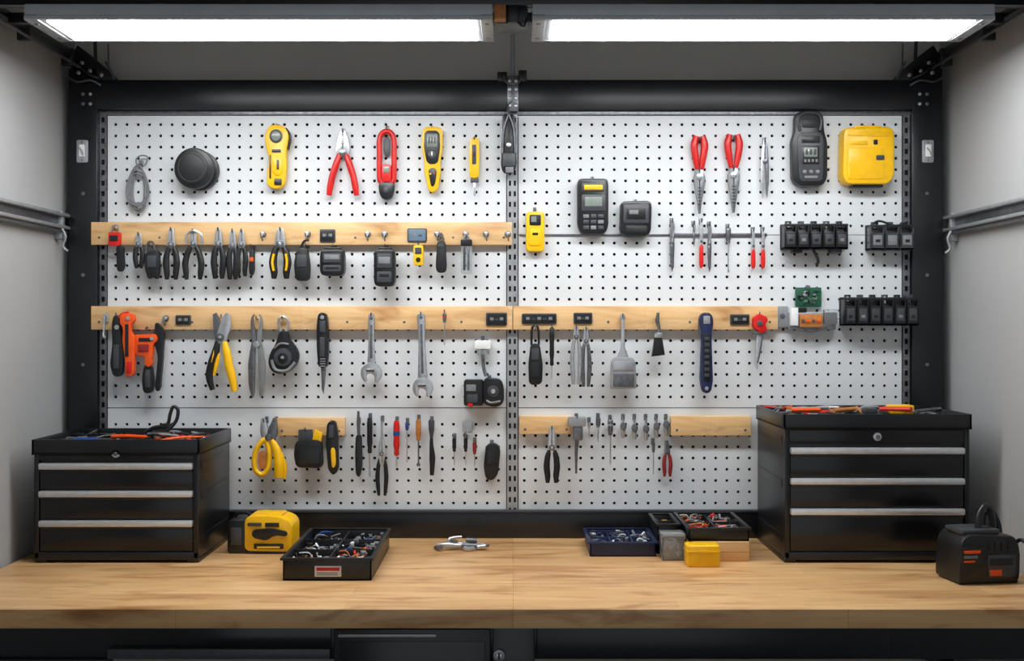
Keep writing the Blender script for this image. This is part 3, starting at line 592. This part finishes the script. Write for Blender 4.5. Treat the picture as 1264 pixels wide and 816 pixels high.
b=B('knife_pouch',Y1); b.poly(chaikin([(600,548),(613,546),(618,554),(615,584),(609,592),(600,591),(597,575)],2),0,9,RUB,1.6); b.rect(601,556,612,572,9,10,BLK,2,.4); b.hook(607,548); b.done()
# ---- row 3 right
pliers(681,526,596,5.2,RUB,STL,.4,9,name='diagonal_cutters',hr=.4,end=1)
b=B('nail_punch',Y2); b.rect(701,514,723,526,0,8,GAL,2,.8); b.rect(707,526,719,543,1,7,DST,1.5,.6); b.tube([(712,543,4),(711,560,4),(711,584,4)],[2.6,2,1.2],DST,8); b.hook(712,516); b.done()
driver(727,520,540,STL,.4,4,'hex_bit'); driver(738,515,545,DST,.4,6,'hex_bit')
driver(753,517,573,DST,.35,7,'socket_driver',band=STL); 
for u,v1 in ((769,540),(783,542),(797,543),(810,540),(822,538)):
    b=B('socket_adapter',Y1); b.ell(u,v1-14,3.8,5,2,8,DST,.8,12); b.tube([(u,514,5),(u,v1-16,5)],1.3,STL,8); b.tube([(u,v1-12,5),(u,v1-5,5),(u,v1,5)],[2.6,2.6,1.6],STL,8); b.hook(u,516); b.done()
pliers(823,546,588,3.4,DRD,DST,.3,6,name='mini_pliers',y0=Y1,hr=.38,end=1); driver(806,546,585,DST,.3,4,'steel_scriber')
# ---------------- workbench ----------------
b=B('workbench',loc=(0,0,0))
X0=-1100;X1=1074
for a,c in ((X0,1.9),(2.1,X1)): b.box(a,c,865,900,-20,700,WB,.7)
b.box(X0+10,X1-10,800,865,655,672,BLM,1); b.box(X0+10,X1-10,800,865,0,20,BLM,1)
b.box(X0+10,X0+60,0,865,600,655,BLM,2); b.box(X1-60,X1-10,0,865,600,655,BLM,2); b.box(X0+10,X0+60,0,865,20,70,BLM,2); b.box(X1-60,X1-10,0,865,20,70,BLM,2)
b.box(X0+20,X1-20,250,270,30,640,BLM,2)
b.box(X0+10,-750,790,800,655,680,DGR,1); b.box(-752,-338,803,822,672,684,DGR,2); b.box(-752,-338,826,860,672,676,BLG,1)
b.box(-330,-40,700,860,20,688,BLM,2); b.box(-322,-140,846,852,688,693,GAL,1.5); b.box(-320,-50,720,838,688,690,BLG,1)
b.box(-36,42,700,862,20,684,BLG,1.5); b.box(46,700,806,862,672,684,BLM,2)
b.ell(-24,812,11,11,684,692,GAL,1.5,24); b.ell(-24,812,6,6,692,696,STL,1,18); b.box(-26,-22,806,818,696,698,BLK)
b.done()
# ---------------- tool chests ----------------
def clutter(b,x0,x1,d0,d1,z,n,seed,Lm=(25,80),mats=CLUT,zh=12):
    random.seed(seed)
    for k in range(n):
        cx=random.uniform(x0,x1);cd=random.uniform(d0,d1);a=random.uniform(0,math.pi);L=random.uniform(*Lm)/2
        dx=math.cos(a)*L;dd=math.sin(a)*L
        p=(min(max(cx-dx,x0),x1),min(max(cd-dd,d0),d1));q=(min(max(cx+dx,x0),x1),min(max(cd+dd,d0),d1))
        zz=z+random.uniform(2,zh);z2=z+random.uniform(2,zh);m=random.choice(mats);r=random.uniform(1.6,4.5)*(1 if Lm[1]>60 else .7)
        t=random.random()
        if t<.45:
            mx=((p[0]+q[0])/2,(zz+z2)/2,(p[1]+q[1])/2)
            b.tube([(p[0],zz,p[1]),mx],r,m,8); b.tube([mx,(q[0],z2,q[1])],r*.45,STL,6)
        elif t<.8: b.tube([(p[0],zz,p[1]),((p[0]+q[0])/2+random.uniform(-6,6),max(zz,z2),(p[1]+q[1])/2),(q[0],z2,q[1])],[r*.6,r,r*.5],m,8,smooth=3)
        else:
            w=random.uniform(5,12)*(1 if Lm[1]>60 else .5);
            u0=min(max(cx,x0+w),x1-w);e0=min(max(cd,d0+w),d1-w)
            b.box(u0-w,u0+w,zz-2,zz+random.uniform(3,8),e0-w*.7,e0+w*.7,m,1)
def chest(x,w,h,dep,yf,hz,band,lockz,cl,zt):
    b=B('tool_chest',loc=(x,yf,BT)); ft=10; tr=34
    b.box(0,w,ft,h-tr,-dep,-6,BLM,2)
    for a in (0,w-26):
        b.box(a,a+26,0,ft+2,-dep,-4,BLM,1)
    b.box(0,w,ft-4,ft+14,-8,0,BLM,2); b.box(0,11,ft,h-tr,-8,0,BLM,1.5); b.box(w-11,w,ft,h-tr,-8,0,BLM,1.5)
    e=4
    b.box(-e,w+e,h-tr,h-tr+5,-dep-e+4,e,BLM,1)
    b.box(-e,w+e,h-tr,h,e-7,e,BLM,2); b.box(-e,w+e,h-tr,h,-dep,-dep+7,BLM,2); b.box(-e,3,h-tr,h,-dep,e,BLM,2); b.box(w-3,w+e,h-tr,h,-dep,e,BLM,2)
    b.box(2,w-2,h-tr+5,h-tr+8,-dep+2,-3,RUB,0)
    b.box(w*.5,w*.5+3,h-tr+5,h-8,-dep+6,-6,BLM,.6)
    b.box(11,w-11,band,h-tr-1,-8,-1,BLG,1.5)
    tops=[hh for hh in hz]
    for k,z in enumerate(tops):
        lo=tops[k+1]+11 if k+1<len(tops) else ft+16
        b.box(13,w-13,lo,z-6,-8,-1,BLG,2)
        b.box(12,w-12,z-6,z+8,-6,8,ALU,3); b.box(14,w-14,z-11,z-6,-4,5,BLK,.8)
    b.ell(w*.5,lockz,9,9,-1,4,STL,1,20); b.ell(w*.5,lockz,4.5,4.5,4,8,DST,.8,16)
    for sx,xx in ((-1,0),(1,w)):
        for z in (ft+30,h*.5,h-tr-34): b.box(xx-(1.5 if sx<0 else .5),xx+(.5 if sx<0 else 1.5),z,z+18,-dep+20,-22,BLM,.4)
    # loose tools in the open top tray
    for (a0,a1,n,sd,ms,zh) in cl: clutter(b,a0,a1,-dep+12,-14,zt,n,sd,(50,150),ms,zh)
    return b
b=chest(-1.052,362,272,272,-.30,(212,151,86),226,241,[(12,170,26,11,[BLK,DGR,DST,RUB,BLK,GRY],22),(195,350,36,12,[BLK,DGR,STL,DST,BLK,RED,ORG,RUB],26)],246)
b.box(60,110,250,268,-90,-50,CBL,3); b.tube([(150,272,-60),(190,274,-50),(235,273,-40)],4.5,ORG,8); b.tube([(250,276,-80),(300,274,-60)],3,STL,8); b.tube([(215,273,-110),(270,276,-90)],4,DST,8); b.done()
b=chest(.600,407,328,272,-.30,(246,179,112),262,278,[(12,196,38,13,[RED,ORG,BLK,STL,DST,BLK,TAN,RUB,DGR,YEL],26),(215,395,38,14,[BLK,STL,TAN,DGR,YEL,DST,BLK,RUB],26)],302)
b.box(285,340,316,336,-190,-150,YEL,3); b.tube([(250,330,-120),(300,334,-60)],5,RED,8); b.tube([(30,332,-60),(90,334,-40)],4.5,ORG,8); b.tube([(40,332,-90),(120,336,-80)],4,STL,8); b.tube([(120,332,-40),(175,334,-70)],5,TAN,8); b.box(205,235,320,334,-120,-90,DGR,3); b.tube([(300,332,-30),(370,334,-70)],4,DST,8); b.done()
b=B('looped_power_cord',loc=(-.80,-.17,BT+.272)); b.tube([(-50,2,0),(-30,14,0),(0,20,0),(8,45,0),(15,62,0),(26,55,0),(22,30,0),(6,10,10),(-20,0,10),(-40,-6,10)],4.2,BLK,10,smooth=5); b.box(-10,10,10,24,-8,8,BLK,3); b.done()
# ---------------- bench items ----------------
def tray(name,x,y,w,dep,h,mat,nx,ny,seed,lab=False,t=4,n=70,mats=CLUT,fl=5):
    b=B(name,loc=(x,y,BT))
    b.box(0,w,0,4,-dep,0,mat,1)
    b.box(0,w,0,h,-t,0,mat,1); b.box(0,w,0,h,-dep,-dep+t,mat,1); b.box(0,t,0,h,-dep,0,mat,1); b.box(w-t,w,0,h,-dep,0,mat,1)
    b.box(-fl,w+fl,h-5,h,-4,fl,mat,1.2); b.box(-fl,w+fl,h-5,h,-dep-fl,-dep+4,mat,1.2); b.box(-fl,3,h-5,h,-dep,0,mat,1.2); b.box(w-3,w+fl,h-5,h,-dep,0,mat,1.2)
    for i in range(1,nx): b.box(w*i/nx-1.5,w*i/nx+1.5,4,h-5,-dep+t,-t,mat,.5)
    for j in range(1,ny): b.box(t,w-t,4,h-5,-dep*j/ny-1.5,-dep*j/ny+1.5,mat,.5)
    if lab: b.box(w*.36,w*.66,8,30,0,1,WHT,.2); b.box(w*.38,w*.64,20,27,1,1.4,RED); [b.box(w*.38,w*.62,11+k*4,12.5+k*4,1,1.3,DGR) for k in range(2)]
    for i in range(nx):
        for j in range(ny):
            clutter(b,w*i/nx+8,w*(i+1)/nx-8,-dep*(j+1)/ny+8,-dep*j/ny-8,4,int(n/(nx*ny)),seed+i*7+j,(12,50),mats,zh=h*.78)
    return b
tray('parts_tray',-.470,-.468,182,330,47,BLK,2,3,30,True,n=260,mats=[STL,STL,DST,STL,GRY,BLK,WHT,DGR,BLK,RED,TAN,STL,CBL]).done()
tray('parts_tray',.176,-.233,150,170,34,BLU,3,2,60,False,n=130,mats=[BLU,DGR,STL,GRY,BLU,WHT,DST]).done()
b=B('wooden_block',loc=(.400,-.285,BT)); b.box(0,126,0,44,-200,0,WD,2); b.box(0,126,21,22,-1,.4,TAN); b.done()
o=tray('parts_tray',.392,-.280,134,205,30,BLK,2,2,80,False,n=150,mats=[RED,ORG,STL,DST,BLK,GRY,DGR,TAN,WHT]).done(); o.location.z=BT+.0445
tray('parts_tray',.333,-.205,48,140,70,BLK,1,2,90,False,n=50,mats=[YEL,STL,CBL,DST,YEL,GRY]).done()
b=B('clear_storage_jar',loc=(.334,-.278,BT)); w=50
b.box(0,w,0,3,-50,0,CLR,1); b.box(0,w,0,52,-2,0,CLR,.5); b.box(0,w,0,52,-50,-48,CLR,.5); b.box(0,2,0,52,-50,0,CLR,.5); b.box(w-2,w,0,52,-50,0,CLR,.5); b.box(-2,w+2,50,60,-52,2,CLR,2); clutter(b,8,w-8,-42,-8,3,30,5,(10,25),[STL,WHT,TAN,GRY],zh=36); b.done()
b=B('yellow_case',loc=(.379,-.345,BT)); b.box(0,71,0,47,-48,0,YEL,3.5,3); b.box(-1,72,32,35,-49,1,YEL,1); b.box(28,43,28,38,0,3,YEL,1); b.done()
b=B('power_tool_battery_case',loc=(-.652,-.205,BT))
b.poly(rr(0,0,52,76,8),-100,-4,BLK,3); b.poly(chaikin([(40,6),(40,80),(56,88),(120,86),(150,72),(150,10),(138,4)],2,8),-85,0,YEL,4)
b.poly(chaikin([(58,38),(92,30),(110,44),(138,40),(140,52),(100,60),(58,56)],2,6),0,3,BLK,1); b.box(62,130,12,24,-1,3,BLK,1.5); b.rect(48,64,80,72,0,3,DGR,2,.8); b.box(70,122,14,18,3,4,YEL,.5); b.box(56,124,80,90,-70,-18,YEL,3); b.box(8,34,20,60,-5,-2,DGR,2); b.box(40,150,0,8,-86,-1,BLK,2); b.box(88,120,62,72,0,2.5,BLK,1); b.tube([(6,70,-50),(12,84,-50),(34,86,-50),(46,78,-50)],4,BLK,8,smooth=4)
b.done()
b=B('pipe_fittings',loc=(-.178,-.165,BT)); random.seed(4)
b.tube([(4,10,-10),(30,12,-4),(58,9,-12)],[5,7,5],STL,12,smooth=3); b.tube([(30,12,-4),(34,26,-10),(60,28,-20)],[4,4,3],STL,10,smooth=3); b.tube([(62,9,-12),(100,9,-10),(124,8,-20)],[7,6,3],DST,12,smooth=3)
b.tube([(20,5,-30),(60,8,-35),(110,6,-45)],[4,6,3],STL,10,smooth=3); b.tube([(10,6,-18),(0,6,-4),(14,6,8)],4,DST,10,smooth=3)
b.tube([(78+11*math.cos(a),6,2+9*math.sin(a)) for a in [2*math.pi*k/16 for k in range(16)]],4,STL,8,closed=True); b.tube([(42+7*math.cos(a),18,-14+7*math.sin(a)) for a in [2*math.pi*k/14 for k in range(14)]],3.5,DST,8,closed=True); b.tube([(96,8,2),(116,10,-4)],5,STL,10); b.tube([(70,20,-22),(96,18,-24)],6,DST,10); b.done()
b=B('battery_charger',loc=(.896,-.512,BT),rz=math.radians(8))
b.poly(chaikin([(2,8),(6,2),(128,2),(136,10),(138,66),(128,96),(22,102),(6,84)],2,8),-90,0,BLK,5)
b.box(8,54,42,76,-3,3,RUB,2); b.box(12,48,64,70,2,4,ORG,.8); b.box(12,42,54,60,2,4,GRY,.8); b.box(12,36,46,50,2,4,ORG,.6); b.box(64,126,14,60,-3,3,DGR,3); b.box(68,94,18,30,2,4,ORG,1); b.box(68,118,38,52,2,4.5,BLK,1); b.box(6,134,0,6,-86,-4,RUB,2)
for k in range(4): b.box(66+k*14,75+k*14,67,86,-2,2,RUB,1)
b.box(16,100,98,109,-80,-12,DGR,4); b.tube([(62,100,-30),(66,130,-34),(80,150,-40),(98,144,-48),(106,110,-50),(102,90,-50)],7,BLK,10,smooth=5); b.tube([(88,98,-60),(94,130,-64),(112,136,-66),(128,106,-66),(128,60,-60)],6.5,RUB,10,smooth=5)
b.done()
b=B('charger_power_cable',loc=(1.0,-.47,BT)); b.tube([(28,36,-60),(40,60,-40),(50,80,-20),(56,70,0),(54,34,10),(48,6,30),(44,5,50),(52,5,90),(62,5,120)],4,RUB,10,smooth=5); b.done()
# ---------------- camera / light / world ----------------
cam=bpy.data.cameras.new('camera'); co=bpy.data.objects.new('camera',cam); SC.collection.objects.link(co)
co.location=(0,-D,CZ); co.rotation_euler=(math.radians(90),0,0); cam.sensor_width=36; cam.lens=F/1264*36; cam.shift_y=-8/1264; cam.clip_start=.02
SC.camera=co
w=bpy.data.worlds.new('world'); SC.world=w; w.use_nodes=True; bg=w.node_tree.nodes['Background']; bg.inputs[0].default_value=(.9,.95,1,1); bg.inputs[1].default_value=.62
SC.view_settings.view_transform='Standard'; SC.view_settings.look='None'
